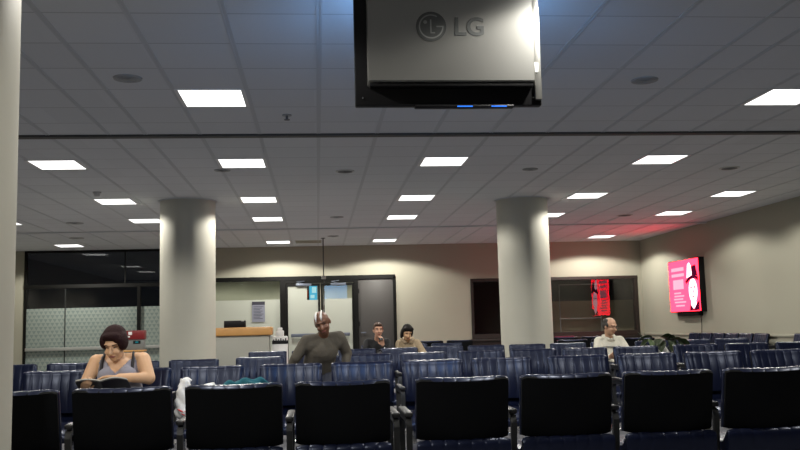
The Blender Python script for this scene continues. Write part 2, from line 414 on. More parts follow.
# hanging pole in front of the entrance
p = thing('pole', 'thin dark metal pole rising from floor to ceiling by entrance', 'pole', (.15, 20.0, 0))
bm = bmesh.new(); cyl(bm, (0, 0, 0), (0, 0, H), .013, 14); link('shaft', bm, M_['arm'], p, smooth=60)
bm = bmesh.new(); cyl(bm, (0, 0, H-.012), (0, 0, H), .05, 20); link('ceiling_plate', bm, M_['arm'], p, smooth=40)
bm = bmesh.new(); cyl(bm, (0, 0, 0), (0, 0, .012), .07, 20); link('floor_plate', bm, M_['arm'], p, smooth=40)
bxo('clip', (-.05, -.03, 2.25), (.05, -.012, 2.32), M_['ring'], p, .006)

# ------------------------------------------------------------------ ceiling lights
LW = .275
def lamp_data(name, power, cone, blend):        # louvred fitting: even light up to a cut-off angle
    l = bpy.data.lights.new(name, 'SPOT'); l.energy = power; l.spot_size = math.radians(cone); l.spot_blend = blend
    l.shadow_soft_size = .045; l.color = (1, .96, .875); return l
LD = lamp_data('ceiling_lamp', 25, 150, .22)
LDN = lamp_data('near_lamp', 100, 156, .3)
LDW = lamp_data('wall_lamp', 170, 152, .16)
def light(label):
    t = thing('ceiling_light', label, 'ceiling light')
    bm = bmesh.new()
    for lo, hi in [((-.295, -.30, -.006), (-.262, .30, .0)), ((.262, -.30, -.006), (.295, .30, .0)), ((-.262, -.30, -.006), (.262, -.282, .0)), ((-.262, .282, -.006), (.262, .30, .0))]: box(bm, lo, hi)
    link('frame', bm, M_['white_metal'], t)
    bxo('diffuser', (-.262, -.282, -.004), (.262, .282, -.001), M_['lamp'], t)
    return t
COLS = [(-5.58, 'first'), (-3.06, 'second'), (-.88, 'third'), (1.59, 'fourth'), (4.36, 'fifth'), (6.81, 'sixth')]
ROWS = [(1.55, 'behind the camera', (1, 2)), (4.65, 'above the nearest seats', (1, 2, 3, 4)), (7.75, 'beside the hanging television', (1, 2, 3, 4)), (10.84, 'just past the dark ceiling seam', (1, 2, 3, 4, 5)),
        (13.93, 'level with the round pillars', (0, 1, 2, 3, 4, 5)), (16.40, 'just past the round pillars', (0, 1, 2, 3, 4, 5)), (20.78, 'closest to the back wall', (0, 2, 3, 5))]
proto = None
for y, where, cs in ROWS:
    for k, ci in enumerate(cs):
        x, ordn = COLS[ci]
        side = ['over the far left side', 'in the left line', 'in the line left of centre', 'in the line right of centre', 'in the right line', 'along the right wall'][ci]
        lab = f'square white ceiling light {where}, {side}'
        if proto is None: proto = t = light(lab); t.location = (x, y, H)
        else: t = dup(proto, (x, y, H)); t['label'] = lab
        t['group'] = 'square ceiling lights'
        lo = bpy.data.objects.new('lamp', LDW if y > 20 else LDN if y < 2 else LD); C.objects.link(lo); lo.parent = t; lo.location = (0, 0, -.055)
# fill lamp added to brighten the partition behind the right window, corridor lights
def fill_lamp(x, y, z, label, power, ang):
    t = thing('fill_lamp', label, 'ceiling light', (x, y, z))
    bm = bmesh.new(); bmesh.ops.create_cone(bm, cap_ends=False, segments=28, radius1=.10, radius2=.075, depth=.012, matrix=Matrix.Translation((0, 0, -.006))); link('trim_ring', bm, M_['ring'], t, smooth=50)
    bm = bmesh.new(); cyl(bm, (0, 0, -.004), (0, 0, -.001), .075, 28); link('lens', bm, M_['lamp'], t)
    l = bpy.data.lights.new('spot_lamp', 'SPOT'); l.energy = power; l.spot_size = math.radians(ang); l.spot_blend = .5; l.shadow_soft_size = .06; l.color = (1, .95, .82)
    o = bpy.data.objects.new('lamp', l); C.objects.link(o); o.parent = t; o.location = (0, 0, -.02)
fill_lamp(7.45, 22.6, 2.95, 'added fill lamp in the dim room behind the right window', 30, 100)
for x in (-2.6, -.4, 1.2):
    t = dup(proto, (x, 23.9, 2.95)); t['label'] = {-2.6: 'corridor ceiling light beyond the office glass, over the counter side', -.4: 'corridor ceiling light beyond the glass entrance door', 1.2: 'corridor ceiling light beyond the grey door'}[x]
    t['group'] = 'corridor ceiling lights'
    lo = bpy.data.objects.new('lamp', LD); C.objects.link(lo); lo.parent = t; lo.location = (0, 0, -.055)

# round ceiling fittings
def fitting(x, y, r, label, pale):
    t = thing('ceiling_speaker', label, 'speaker', (x, y, H), 0, 'round ceiling fittings')
    bm = bmesh.new()
    cyl(bm, (0, 0, -.010), (0, 0, 0), r, 32, r*1.04); link('rim', bm, M_['ring' if pale else 'grille'], t, smooth=40)
    bm = bmesh.new()
    cyl(bm, (0, 0, -.013), (0, 0, -.010), r*.80, 32)
    for k in range(1, 4):
        bmesh.ops.create_cone(bm, cap_ends=False, segments=28, radius1=r*.2*k, radius2=r*.2*k-.006, depth=.004, matrix=Matrix.Translation((0, 0, -.014)))
    link('grille', bm, M_['grille2' if pale else 'grille'], t, smooth=40)
for x, y, r, pale, lab in [(-1.48, 7.12, .11, False, 'round grey ceiling speaker near the left front lamp'), (2.80, 7.18, .11, False, 'round grey ceiling speaker right of the hanging television'),
        (.385, 11.46, .12, True, 'pale ringed ceiling speaker between the two middle lamps'), (5.60, 11.5, .13, True, 'pale ringed ceiling speaker near the right wall'),
        (2.83, 11.44, .10, False, 'round grey ceiling speaker in front of the right pillar'), (-1.17, 11.3, .10, False, 'round grey ceiling speaker left of the third lamp line'), (.38, 16.25, .12, False, 'round ceiling speaker well past the middle lamps'),
        (-4.36, 16.57, .15, False, 'dark round ceiling vent left of the reception pillar'), (-5.0, 19.15, .15, False, 'dark round ceiling vent near the dark glazed wall'), (5.92, 16.6, .15, True, 'ringed round ceiling speaker in the red glow'),
        (.37, 19.6, .12, False, 'dark round ceiling fitting above the entrance doors'), (4.9, 19.5, .12, False, 'dark round ceiling fitting above the right dark window')]:
    fitting(x, y, r, lab, pale)
sp = thing('sprinkler', 'tiny sprinkler head on the ceiling left of the television', 'sprinkler', (-.26, 8.38, H))
bm = bmesh.new(); cyl(bm, (0, 0, -.008), (0, 0, 0), .045, 20); link('escutcheon', bm, M_['grille'], sp, smooth=40)
bm = bmesh.new(); cyl(bm, (0, 0, -.045), (0, 0, -.008), .012, 12); cyl(bm, (0, 0, -.05), (0, 0, -.045), .028, 16); link('head', bm, M_['grille2'], sp, smooth=40)
sd = thing('smoke_detector', 'small smoke detector hanging from the ceiling at left', 'smoke detector', (-3.11, 12.97, H))
bm = bmesh.new(); cyl(bm, (0, 0, -.02), (0, 0, 0), .06, 20); link('base', bm, M_['ring'], sd, smooth=40)
bm = bmesh.new(); cyl(bm, (0, 0, -.06), (0, 0, -.02), .035, 16, .05); link('body', bm, M_['ring'], sd, smooth=40)
av = thing('air_vent', 'beige slatted ceiling air vent between two back lamps', 'vent', (-.18, 20.78, H))
bm = bmesh.new()
for lo, hi in [((-.30, -.30, -.008), (.30, -.26, 0)), ((-.30, .26, -.008), (.30, .30, 0)), ((-.30, -.26, -.008), (-.26, .26, 0)), ((.26, -.26, -.008), (.30, .26, 0))]: box(bm, lo, hi)
link('frame', bm, M_['wall'], av)
bm = bmesh.new()
for i in range(9): box(bm, (-.26, -.24+i*.055, -.006), (.26, -.215+i*.055, -.001))
link('slats', bm, M_['wall'], av)

# ------------------------------------------------------------------ television hanging from the ceiling, seen from behind
tv = thing('television', 'silver backed flat television hanging from the ceiling', 'television', (.778, 5.0, 2.41))
tilt = math.radians(4)
tv.rotation_euler = (math.radians(0), 0, 0)
bm = bmesh.new(); box(bm, (-.542, .015, .0), (.550, .075, .72), .008); link('bezel', bm, M_['black'], tv, smooth=40)
bm = bmesh.new()
poly_prism(bm, [(-.470, .018, .105), (-.466, -.055, .125), (-.466, -.055, .67), (-.470, .018, .69)], (.965, 0, 0)); 
bmesh.ops.bevel(bm, geom=bm.edges[:], offset=.006, segments=2, affect='EDGES')
link('rear_cover', bm, M_['silver'], tv, smooth=40)
bxo('lower_cover', (-.46, -.045, .098), (.49, .016, .123), M_['black'], tv, .005)
bxo('side_strip', (.508, -.008, .03), (.548, .016, .70), M_['silver'], tv, .004)
bxo('side_port', (.508, -.014, .19), (.530, -.006, .25), M_['white_metal'], tv, .002)
bxo('screen', (-.515, .075, .03), (.515, .078, .68), M_['screen'], tv)
sb = bxo('sensor_bar', (-.20, -.005, -.016), (.38, .045, .0), M_['black'], tv, .006)
for x in (.09, .29):
    bxo('indicator_light', (x-.045, -.008, -.013), (x+.045, -.004, -.007), M_['led'], sb)
bm = bmesh.new(); cyl(bm, (0, .03, .62), (0, .03, H-2.41), .03, 20); link('mount_pole', bm, M_['black'], tv, smooth=60)
bm = bmesh.new(); cyl(bm, (0, .03, H-2.41-.012), (0, .03, H-2.41), .09, 24); link('ceiling_plate', bm, M_['black'], tv, smooth=40)
for x in (-.5, .5):
    bm = bmesh.new(); cyl(bm, (x, .010, .045), (x, .016, .045), .005, 10); link('screw', bm, M_['chrome'], tv)
# lettering and emblem on the back
def text(name, body, size, loc, m, parent, off=.0, depth=.001):
    cu = bpy.data.curves.new(name, 'FONT'); cu.body = body; cu.size = size; cu.extrude = depth; cu.offset = off; cu.align_x = 'LEFT'
    o = bpy.data.objects.new(name, cu); C.objects.link(o)
    dg = bpy.context.evaluated_depsgraph_get(); me = bpy.data.meshes.new_from_object(o.evaluated_get(dg))
    bpy.data.objects.remove(o); me.materials.clear(); me.materials.append(m)
    r = bpy.data.objects.new(name, me); C.objects.link(r); r.parent = parent; r.location = loc; r.rotation_euler = (PI/2, 0, 0)
    return r
text('lettering', 'LG', .150, (.030, -.0565, .398), M_['logo'], tv, .0030)
ec = V((-.100, -.0565, .448)); er = .088
bm = bmesh.new(); cyl(bm, ec, ec - V((0, .001, 0)), er, 48); emb = link('emblem', bm, M_['logo'], tv)
def arc(c, r, a0, a1, w, n=36):
    b = bmesh.new(); pts = []
    for i in range(n+1):
        a = math.radians(a0 + (a1-a0)*i/n); pts.append((c.x + r*math.cos(a), c.y-.0012, c.z + r*math.sin(a)))
    inner = []
    for i in range(n+1):
        a = math.radians(a0 + (a1-a0)*i/n); inner.append((c.x + (r-w)*math.cos(a), c.y-.0012, c.z + (r-w)*math.sin(a)))
    vo = [b.verts.new(q) for q in pts]; vi = [b.verts.new(q) for q in inner]
    for i in range(n): b.faces.new((vo[i], vo[i+1], vi[i+1], vi[i]))
    return b
b = arc(ec, er*.82, 60, 360, .008)
box(b, (ec.x+.030, ec.y-.0015, ec.z-.004), (ec.x+er*.82, ec.y-.001, ec.z+.004))
box(b, (ec.x-.006, ec.y-.0015, ec.z-.042), (ec.x+.002, ec.y-.001, ec.z+.042)); box(b, (ec.x-.006, ec.y-.0015, ec.z-.042), (ec.x+.022, ec.y-.001, ec.z-.034))
cyl(b, (ec.x-.034, ec.y-.0010, ec.z+.026), (ec.x-.034, ec.y-.0016, ec.z+.026), .011, 20)
link('emblem_lines', b, M_['logo2'], emb)

# ------------------------------------------------------------------ glowing poster on the right wall
po = thing('poster_lightbox', 'glowing pink poster with a hatted face on the right wall', 'poster', (XR, 19.05, 1.325))
PW, PH = 1.60, 1.12                                                 # u runs from far (left in view) to near
bxo('housing', (-.13, -PW/2-.02, -.02), (-.001, PW/2+.02, PH+.02), M_['black'], po, .006)
bxo('lit_panel', (-.136, -PW/2, 0), (-.130, PW/2, PH), M_['pink'], po)
bxo('bracket', (-.11, -PW*.38, -.10), (-.001, PW*.30, -.02), M_['black'], po, .006)
def P_(u, v, d=.138): return (-d, PW/2 - u*PW, PH*(1-v))
def pellipse(bm, cu, cv, ru, rv, d, n=28, a0=0, a1=360):
    pts = [P_(cu + ru*math.cos(math.radians(a0+(a1-a0)*i/n)), cv - rv*math.sin(math.radians(a0+(a1-a0)*i/n)), d) for i in range(n if a1-a0 == 360 else n+1)]
    poly_prism(bm, pts, (-.0015, 0, 0))
bm = bmesh.new()
for u0, u1, v0, v1 in [(.10, .53, .13, .20), (.10, .53, .25, .31), (.14, .50, .37, .56), (.16, .40, .62, .65), (.16, .50, .68, .71), (.14, .46, .74, .77), (.16, .55, .80, .83), (.20, .50, .87, .90)]:
    poly_prism(bm, [P_(u0, v0), P_(u1, v0), P_(u1, v1), P_(u0, v1)], (-.0015, 0, 0))
link('text_lines', bm, M_['pinkm'], po)
bm = bmesh.new(); pellipse(bm, .80, .61, .135, .235, .1365); poly_prism(bm, [P_(.73, .78, .1365), P_(.87, .78, .1365), P_(.90, .95, .1365), P_(.70, .95, .1365)], (-.0015, 0, 0)); link('face', bm, M_['pinkw'], po)
bm = bmesh.new(); pellipse(bm, .745, .545, .03, .018, .1385); pellipse(bm, .855, .545, .03, .018, .1385); pellipse(bm, .80, .73, .045, .014, .1385); pellipse(bm, .815, .63, .014, .04, .1385); link('features', bm, M_['pinkf'], po)
bm = bmesh.new(); poly_prism(bm, [P_(.62, .36, .140), P_(.66, .10, .140), P_(.72, .06, .140), P_(.77, .12, .140), P_(.80, .34, .140)], (-.0015, 0, 0)); link('pale_crown', bm, M_['pinkw'], po)  # pale crown of the printed hat
bm = bmesh.new()
poly_prism(bm, [P_(.57, .42, .142), P_(.66, .35, .142), P_(.80, .31, .142), P_(.99, .35, .142), P_(.99, .43, .142), P_(.88, .38, .142), P_(.74, .39, .142), P_(.60, .47, .142)], (-.0015, 0, 0))
poly_prism(bm, [P_(.80, .32, .1415), P_(.78, .14, .1415), P_(.92, .12, .1415), P_(.98, .34, .1415)], (-.0015, 0, 0))
link('hat', bm, M_['pinkd'], po)
bm = bmesh.new(); poly_prism(bm, [P_(.66, .99, .142), P_(.70, .86, .142), P_(.80, .97, .142), P_(.92, .84, .142), P_(.99, .80, .142), P_(.99, .99, .142)], (-.0015, 0, 0))
link('jacket', bm, M_['pinkd'], po)
bm = bmesh.new(); tube(bm, [(-.02, .15-PW*.42, -.02), (-.012, .15-PW*.42, -.25), (-.012, .17-PW*.42, -.48), (-.012, .16-PW*.42, -1.25)], .006, 6); link('cable', bm, M_['black'], po, smooth=60)

# ------------------------------------------------------------------ reception counter and what stands on it
dk = thing('reception_counter', 'pale grey reception counter with a warm wooden top', 'counter', (-1.75, 19.2, 0))
bxo('body', (-.95, -.28, .0), (.74, .30, 1.05), M_['desk'], dk, .006)
bm = bmesh.new(); box(bm, (-.95, -.34, 1.05), (.80, .34, 1.225), .03, 3); link('worktop', bm, M_['wood'], dk, smooth=40)
bxo('plinth', (-.94, -.25, .0), (.72, -.281, .09), M_['black'], dk)
tm = thing('terminal', 'low black computer terminal standing on the wooden counter top', 'computer', (-1.73, 19.15, 1.225))
bxo('case', (-.22, -.12, 0), (.22, .16, .145), M_['black'], tm, .008)
bxo('light_strip', (.14, -.122, .130), (.20, -.119, .140), M_['white_metal'], tm)
pk = thing('ticket_printer', 'white ticket printer stand with a dark slot beside the counter', 'printer', (-.80, 19.3, 0))
bm = bmesh.new(); box(bm, (-.17, -.14, 0), (.16, .14, 1.02), .02); link('cabinet', bm, M_['white_metal'], pk, smooth=40)
bm = bmesh.new(); box(bm, (-.09, -.1, 1.02), (.08, .1, 1.14), .02); box(bm, (-.05, -.07, 1.14), (.05, .07, 1.20), .015); link('hood', bm, M_['white_metal'], pk, smooth=40)
bm = bmesh.new(); box(bm, (-.16, -.155, .86), (.17, -.139, .93), .004)
for i in range(6): box(bm, (-.14+i*.05, -.152, .93), (-.115+i*.05, -.139, .955+.02*(i % 2)))
link('paper_slot', bm, M_['black'], pk)
bxo('tray', (-.205, -.12, 1.0), (-.171, .1, 1.03), M_['white_metal'], pk, .006)
ks_ = thing('kiosk', 'red and grey payphone kiosk with wooden shelf by the glazed wall', 'kiosk', (-3.56, 18.1, 0))
bxo('pedestal', (-.13, -.02, 0), (.13, .16, .80), M_['kgrey'], ks_, .01)
bxo('shelf', (-.24, -.16, .80), (.18, .16, .835), M_['wood'], ks_, .008)
bxo('cabinet', (-.16, -.06, .835), (.16, .14, 1.04), M_['kgrey'], ks_, .008)
bxo('red_panel', (-.175, -.08, 1.04), (.175, .15, 1.215), M_['red'], ks_, .008)
bm = bmesh.new(); box(bm, (-.13, -.083, 1.13), (-.06, -.080, 1.19)); box(bm, (-.16, -.083, 1.08), (-.10, -.080, 1.11)); link('white_mark', bm, M_['white_metal'], ks_)
dp = bxo('display', (-.04, -.066, .955), (.10, -.059, 1.015), M_['black'], ks_); bxo('lit_digits', (.0, -.069, .97), (.06, -.066, 1.0), M_['kled'], dp)

# ------------------------------------------------------------------ chairs
HW = .2565; NCH = 7
def back_c(u, z):                        # centre surface of the back: y as a function of place (front is -y)
    return (z - .50)*.20 - .034*u*u
def rib(u):                              # channel profile, 0 at the stitch lines
    t = ((u + 1)/2*NCH) % 1.0
    return .45*math.sin(PI*t)**.8 + .55*(1 - math.exp(-(min(t, 1-t)/.05)**2))
def edge(u): return max(.10, (1 - abs(u)**7))**.5
NS = NCH*10 + 1
def backrest_bm():
    bm = bmesh.new(); prof = []
    n = 14
    def loop(i):
        u = -1 + 2*i/(NS-1); e = edge(u); rb = rib(u); x = u*HW
        zt = .862 + .009*u*u - .022*(1-e); zb = .530 + .006*(1-e)
        pts = []
        for k in range(n+1):             # front, bottom to top
            v = k/n; z = zb + (zt-.035-zb)*v
            fl = math.sin(PI*min(1, v*1.02))**.4 if v < .98 else .55
            pts.append((x, back_c(u, z) - e*(.033 + .0065*rb*fl + .012*math.sin(PI*v)), z))
        for k in range(1, 8):            # roll over the top
            a = PI*k/8; z0 = zt - .035
            r = .030 + .002*rb
            pts.append((x, back_c(u, z0) - e*math.cos(a)*(r + .004) + e*.0, z0 + (.033 + .0022*rb)*math.sin(a)))
        for k in range(6):               # rear, top to bottom
            z = (zt-.05) + (zb-(zt-.05))*k/5
            pts.append((x, back_c(u, z) + e*.014, z))
        return pts
    return grid_solid(bm, NS, loop)
def shell_bm():
    bm = bmesh.new(); n = 21
    def loop(i):
        u = -1 + 2*i/(n-1); x = u*(HW-.004); e = 1 - max(0, abs(u)-.93)/.07*.5
        zt = .850 + .009*u*u - .010*(1-e)*2; zb = .528 + .006*(1-e)*2
        zb -= .008*(1-u*u)
        pts = []
        for z in (zb, zb+.01, (zb+zt)/2, zt-.012, zt): pts.append((x, back_c(u, z) + .0135, z))
        for z in (zt, zt-.010, (zb+zt)/2, zb+.01, zb): pts.append((x, back_c(u, z) + (.030 if zb < z < zt else .020), z))
        return pts
    return grid_solid(bm, n, loop)
def seat_bm():
    bm = bmesh.new()
    path = []                             # (y, z) of the top surface, rear to front
    for k in range(17):
        v = k/16; y = .035 - .53*v
        z = .445 + .078*max(0, 1 - v/.16)**1.6 + .012*math.sin(PI*v) - .035*max(0, (v-.82)/.18)**2
        path.append((y, z))
    def loop(i):
        u = -1 + 2*i/(NS-1); e = edge(u); rb = rib(u); x = u*HW
        pts = [(x, .050, path[0][1] - .085), (x, .053 + .004*rb, path[0][1] - .03), (x, .049 + .004*rb, path[0][1] - .010 + .004*rb)]
        for y, z in path: pts.append((x, y, z + e*.005*rb - .012*(1-e) + .006*u*u))
        yf, zf = path[-1]
        pts += [(x, yf - .018 - .006*rb, zf - .018), (x, yf - .02 - .006*rb, zf - .045), (x, yf, zf - .065)]
        for k in range(5):
            pts.append((x, yf + (.035 - yf)*k/4*.96 + .02, .445 - .045 - .012*math.sin(PI*k/4)))
        return pts
    return grid_solid(bm, NS, loop)
def loop_arm(sx):
    bm = bmesh.new(); x = sx*.290
    pts = [(-.045, .36), (-.030, .50), (-.018, .600), (-.035, .628), (-.07, .636), (-.42, .636), (-.455, .625), (-.465, .59), (-.44, .36)]
    rings = []
    for i, (y, z) in enumerate(pts):
        a = pts[max(0, i-1)]; b = pts[min(len(pts)-1, i+1)]
        d = V((0, b[0]-a[0], b[1]-a[1])).normalized(); nrm = V((0, -d.z, d.y))
        c = V((x, y, z)); w = .016; t = .013
        rings.append([bm.verts.new(c + V((w, 0, 0)) + nrm*t), bm.verts.new(c + V((-w, 0, 0)) + nrm*t), bm.verts.new(c + V((-w, 0, 0)) - nrm*t), bm.verts.new(c + V((w, 0, 0)) - nrm*t)])
    for A, B in zip(rings, rings[1:]):
        for k in range(4): bm.faces.new((A[k], A[(k+1) % 4], B[(k+1) % 4], B[k]))
    bm.faces.new(rings[0]); bm.faces.new(rings[-1][::-1])
    box(bm, (x-.012, -.45, .352), (x+.012, -.03, .382))
    return bm
def make_chair():
    t = thing('waiting_chair', None, 'chair')
    link('backrest', backrest_bm(), M_['vinyl'], t, smooth=60)
    link('back_shell', shell_bm(), M_['shell'], t, smooth=40)
    link('seat', seat_bm(), M_['vinyl'], t, smooth=60)
    bm = bmesh.new(); box(bm, (-.235, -.46, .378), (.235, .015, .396), .006); link('seat_pan', bm, M_['shell'], t, smooth=40)
    for nm, s in (('armrest', 1), ('end_armrest', -1)):
        a = link(nm, loop_arm(s), M_['arm'], t, smooth=35)
        bm = bmesh.new(); box(bm, (s*.290-.0225, -.445, .648), (s*.290+.0225, -.018, .676), .009, 3); link('arm_pad', bm, M_['pad'], a, smooth=40)
    bm = bmesh.new(); box(bm, (-.262, -.27, .335), (.308, -.19, .378), .006); link('beam', bm, M_['shell'], t, smooth=40)
    for s in (-1, 1):
        bm = bmesh.new(); box(bm, (s*.2-.022, -.26, .03), (s*.2+.022, -.20, .336), .006); box(bm, (s*.2-.025, -.47, 0), (s*.2+.025, .02, .03), .008)
        link('leg', bm, M_['chrome'], t, smooth=40)
    return t
CH = make_chair(); used = []
def chair(x, y, rz, label, group, end=False):
    if not used: o = CH; used.append(1); o.location = (x, y, 0); o.rotation_euler = (0, 0, rz); first_end = end
    else: o = dup(CH, (x, y, 0), rz, () if end else ('end_armrest',))
    o['label'] = label; o['category'] = 'chair'; o['group'] = group
    return o
OR = ['first', 'second', 'third', 'fourth', 'fifth', 'sixth', 'seventh', 'eighth', 'ninth', 'tenth', 'eleventh', 'twelfth', 'thirteenth', 'fourteenth', 'fifteenth', 'sixteenth']
# nearest row faces away: (x, end arm on its left as seen; facing away the +x arm of the model lies at the left)
g = 'black backed chairs in the nearest row'
R1 = [(.13, 'black chair back in the nearest row, immediately left of the wide gap', True), (-1.61, 'black chair back in the nearest row, cut off by the left pillar', False), (-1.03, 'black chair back in the nearest row, hiding the lap of the reading woman', False),
      (-.45, 'black chair back in the nearest row, below the teal garment', False), (.78, 'black chair back in the nearest row, immediately right of the wide gap', False),
      (1.36, 'black chair back in the nearest row, second right of the wide gap', False), (1.94, 'black chair back in the nearest row, third right of the wide gap', False), (2.52, 'black chair back in the nearest row, cut by the right picture edge', True)]
for x, lab, end in R1: chair(x, 4.93, PI, lab, g, end)
# the model's +x arm is at image left for these; one more arm closes the left bench on its right
def row(y, benches, rowname, group, special={}):
    i = 0
    for b in benches:
        for k, x in enumerate(b):
            lab = special.get(round(x, 2), f'navy vinyl chair in the {rowname}, {OR[i]} from the left')
            chair(x, y, 0, lab, group, k == 0); i += 1
row(7.50, [[-2.11], [-1.45, -.865], [-.225, .365, .955, 1.545], [2.20, 2.81, 3.40, 4.00]], 'second row from the camera', 'navy chairs in the second row',
    {-2.11: 'navy chair left of the reading woman, second row', -1.45: 'navy chair the woman reading a magazine sits on', -.87: 'navy chair in the second row holding the white plastic bag'})
row(9.55, [[-3.13, -2.52, -1.90, -1.29]], 'row behind the reading woman', 'navy chairs behind the reading woman')
row(9.75, [[-.62, -.035, .55, 1.14], [1.775, 2.36, 2.945, 3.53], [4.22, 4.82, 5.42]], 'third row from the camera', 'navy chairs in the third row',
    {-.04: 'navy chair from which the man in taupe is rising', -.62: 'navy chair in the third row, just left of the rising man', .55: 'navy chair in the third row, just right of the rising man'})
row(12.3, [[-.68, -.10], [.53, 1.11], [1.74, 2.32, 2.90, 3.48, 4.06], [4.70, 5.28, 5.86]], 'fourth row from the camera', 'navy chairs in the fourth row',
    {4.06: 'navy chair the balding man in cream sits on', 4.70: 'navy chair in the fourth row carrying the leafy plant', -.68: 'navy chair in the fourth row, nearest the ticket printer'})
row(14.8, [[.97, 1.55, 2.13]], 'fifth row from the camera', 'navy chairs in the fifth row',
    {.97: 'navy chair the man in black sits on', 1.55: 'navy chair the woman in beige sits on', 2.13: 'navy chair in the fifth row, left of the right pillar'})
for x, lab in [(4.25, 'dark chair back in the fifth row, just right of the pillar'), (4.83, 'dark chair back in the fifth row, left of the balding head'), (5.41, 'dark chair back in the fifth row, between the balding person and the plant')]:
    chair(x, 14.8, PI, lab, 'dark chairs in the fifth row', x > 5.4)
for x, lab in [(2.17, 'dark chair back in the farthest row, between the beige woman and the pillar'), (2.75, 'dark chair back in the farthest row, touching the pillar outline'), (4.85, 'chair back in the farthest row with the maroon garment over it'), (5.43, 'dark chair back in the farthest row, left of the balding man')]:
    chair(x, 17.4, PI, lab, 'dark chairs in the farthest row', x in (2.75, 5.43))
WY = [18.6, 18.02, 17.44, 16.86, 16.28, 15.70, 14.30, 13.72, 13.14]
for i, y in enumerate(WY):
    lab = f'chair along the right wall, {OR[i]} from the far corner' if i < 6 else f'chair along the right wall in the near group, {OR[i-6]} past the gap'
    chair(8.0, y, -PI/2, lab, 'chairs along the right wall', i in (0, 6))

# ------------------------------------------------------------------ figures: one skin grown from capsules, remeshed to a continuous surface
def capsule(bm, p, r, q, s, n=14):
    p, q = V(p), V(q); d = q - p; Lh = d.length
    if Lh < 1e-5: d = V((0, 0, 1)); Lh = 1e-5
    Q = d.to_track_quat('Z', 'Y'); rings = []
    m = 5
    st = [(-r*math.cos(PI/2*k/m), r*math.sin(PI/2*k/m)) for k in range(1, m+1)] + [(Lh + s*math.sin(PI/2*k/m), s*math.cos(PI/2*k/m)) for k in range(0, m)]
    for z, rr in st: rings.append([bm.verts.new(p + Q @ V((rr*math.cos(2*PI*k/n), rr*math.sin(2*PI*k/n), z))) for k in range(n)])
    a = bm.verts.new(p + Q @ V((0, 0, -r))); b = bm.verts.new(p + Q @ V((0, 0, Lh + s)))
    for A, B in zip(rings, rings[1:]):
        for k in range(n): bm.faces.new((A[k], A[(k+1) % n], B[(k+1) % n], B[k]))
    for k in range(n):
        bm.faces.new((a, rings[0][(k+1) % n], rings[0][k])); bm.faces.new((b, rings[-1][k], rings[-1][(k+1) % n]))
def ellipsoid(bm, c, r, R=None):
    M4 = Matrix.Translation(V(c)) @ ((R or Matrix.Identity(3)).to_4x4()) @ Matrix.Diagonal((*r, 1))
    bmesh.ops.create_uvsphere(bm, u_segments=20, v_segments=14, radius=1, matrix=M4)
def grow(name, prims, vox, mats, org, parent=None, smooth_it=3, paint=None, cut=None, thick=0.):
    bm = bmesh.new()
    for pr in prims:
        if pr[0] == 'c': capsule(bm, *pr[1:])
        else: ellipsoid(bm, *pr[1:])
    org = V(org)
    for v in bm.verts: v.co -= org
    me = bpy.data.meshes.new('tmp'); bm.to_mesh(me); bm.free()
    o = bpy.data.objects.new('tmp', me); C.objects.link(o)
    md = o.modifiers.new('r', 'REMESH'); md.mode = 'VOXEL'; md.voxel_size = vox
    if smooth_it:
        sm = o.modifiers.new('s', 'SMOOTH'); sm.factor = .5; sm.iterations = smooth_it
    dg = bpy.context.evaluated_depsgraph_get(); dg.update()
    res = bpy.data.meshes.new_from_object(o.evaluated_get(dg)); bpy.data.objects.remove(o)
    bm = bmesh.new(); bm.from_mesh(res); bpy.data.meshes.remove(res)
    if cut:
        bmesh.ops.delete(bm, geom=[f for f in bm.faces if cut(f.calc_center_median() + org)], context='FACES')
    if thick:
        bmesh.ops.solidify(bm, geom=bm.faces[:], thickness=thick)
    if paint:
        for f in bm.faces: f.material_index = paint(f.calc_center_median() + org)
    me = bpy.data.meshes.new(name); bm.to_mesh(me); bm.free()
    for x in mats: me.materials.append(x)
    for p in me.polygons: p.use_smooth = True
    r = bpy.data.objects.new(name, me); C.objects.link(r)
    if parent: r.parent = parent
    else: r.location = org
    return r
def hand(wrist, d, n, curl=.5, side=1, s=1., fing=(1, 1, 1, 1)):
    """palm, four unequal bent fingers and a thumb; d: where the fingers point, n: where the palm faces, side: +1/-1 thumb side"""
    d = V(d).normalized(); n = V(n); n = (n - d*n.dot(d)).normalized(); a = d.cross(n)*side; w = V(wrist); P = []
    for k, o in enumerate((.027, .009, -.009, -.026)):
        P.append(('c', w + a*o*.5*s, .014*s, w + d*.085*s + a*o*s, .0115*s))
        p = w + d*.085*s + a*o*s; dirv = d.copy()
        for j, Lg in enumerate([(.036, .024, .018), (.042, .027, .020), (.039, .025, .019), (.030, .019, .016)][k]):
            ang = curl*(.55 + .35*j)*fing[k]
            dirv = (dirv*math.cos(ang) + n*math.sin(ang)).normalized(); nn = (n - dirv*n.dot(dirv))
            n2 = nn.normalized() if nn.length > 1e-4 else n
            q = p + dirv*Lg*s
            P.append(('c', p, (.0098-.001*j)*s, q, (.0092-.001*j)*s)); p = q
            n_ = n2
    t0 = w + d*.022*s + a*.022*s; t1 = w + d*.050*s + a*.052*s + n*.012*s; t2 = w + d*.082*s + a*.055*s + n*.028*s
    P += [('c', t0, .015*s, t1, .012*s), ('c', t1, .011*s, t2, .009*s)]
    return P
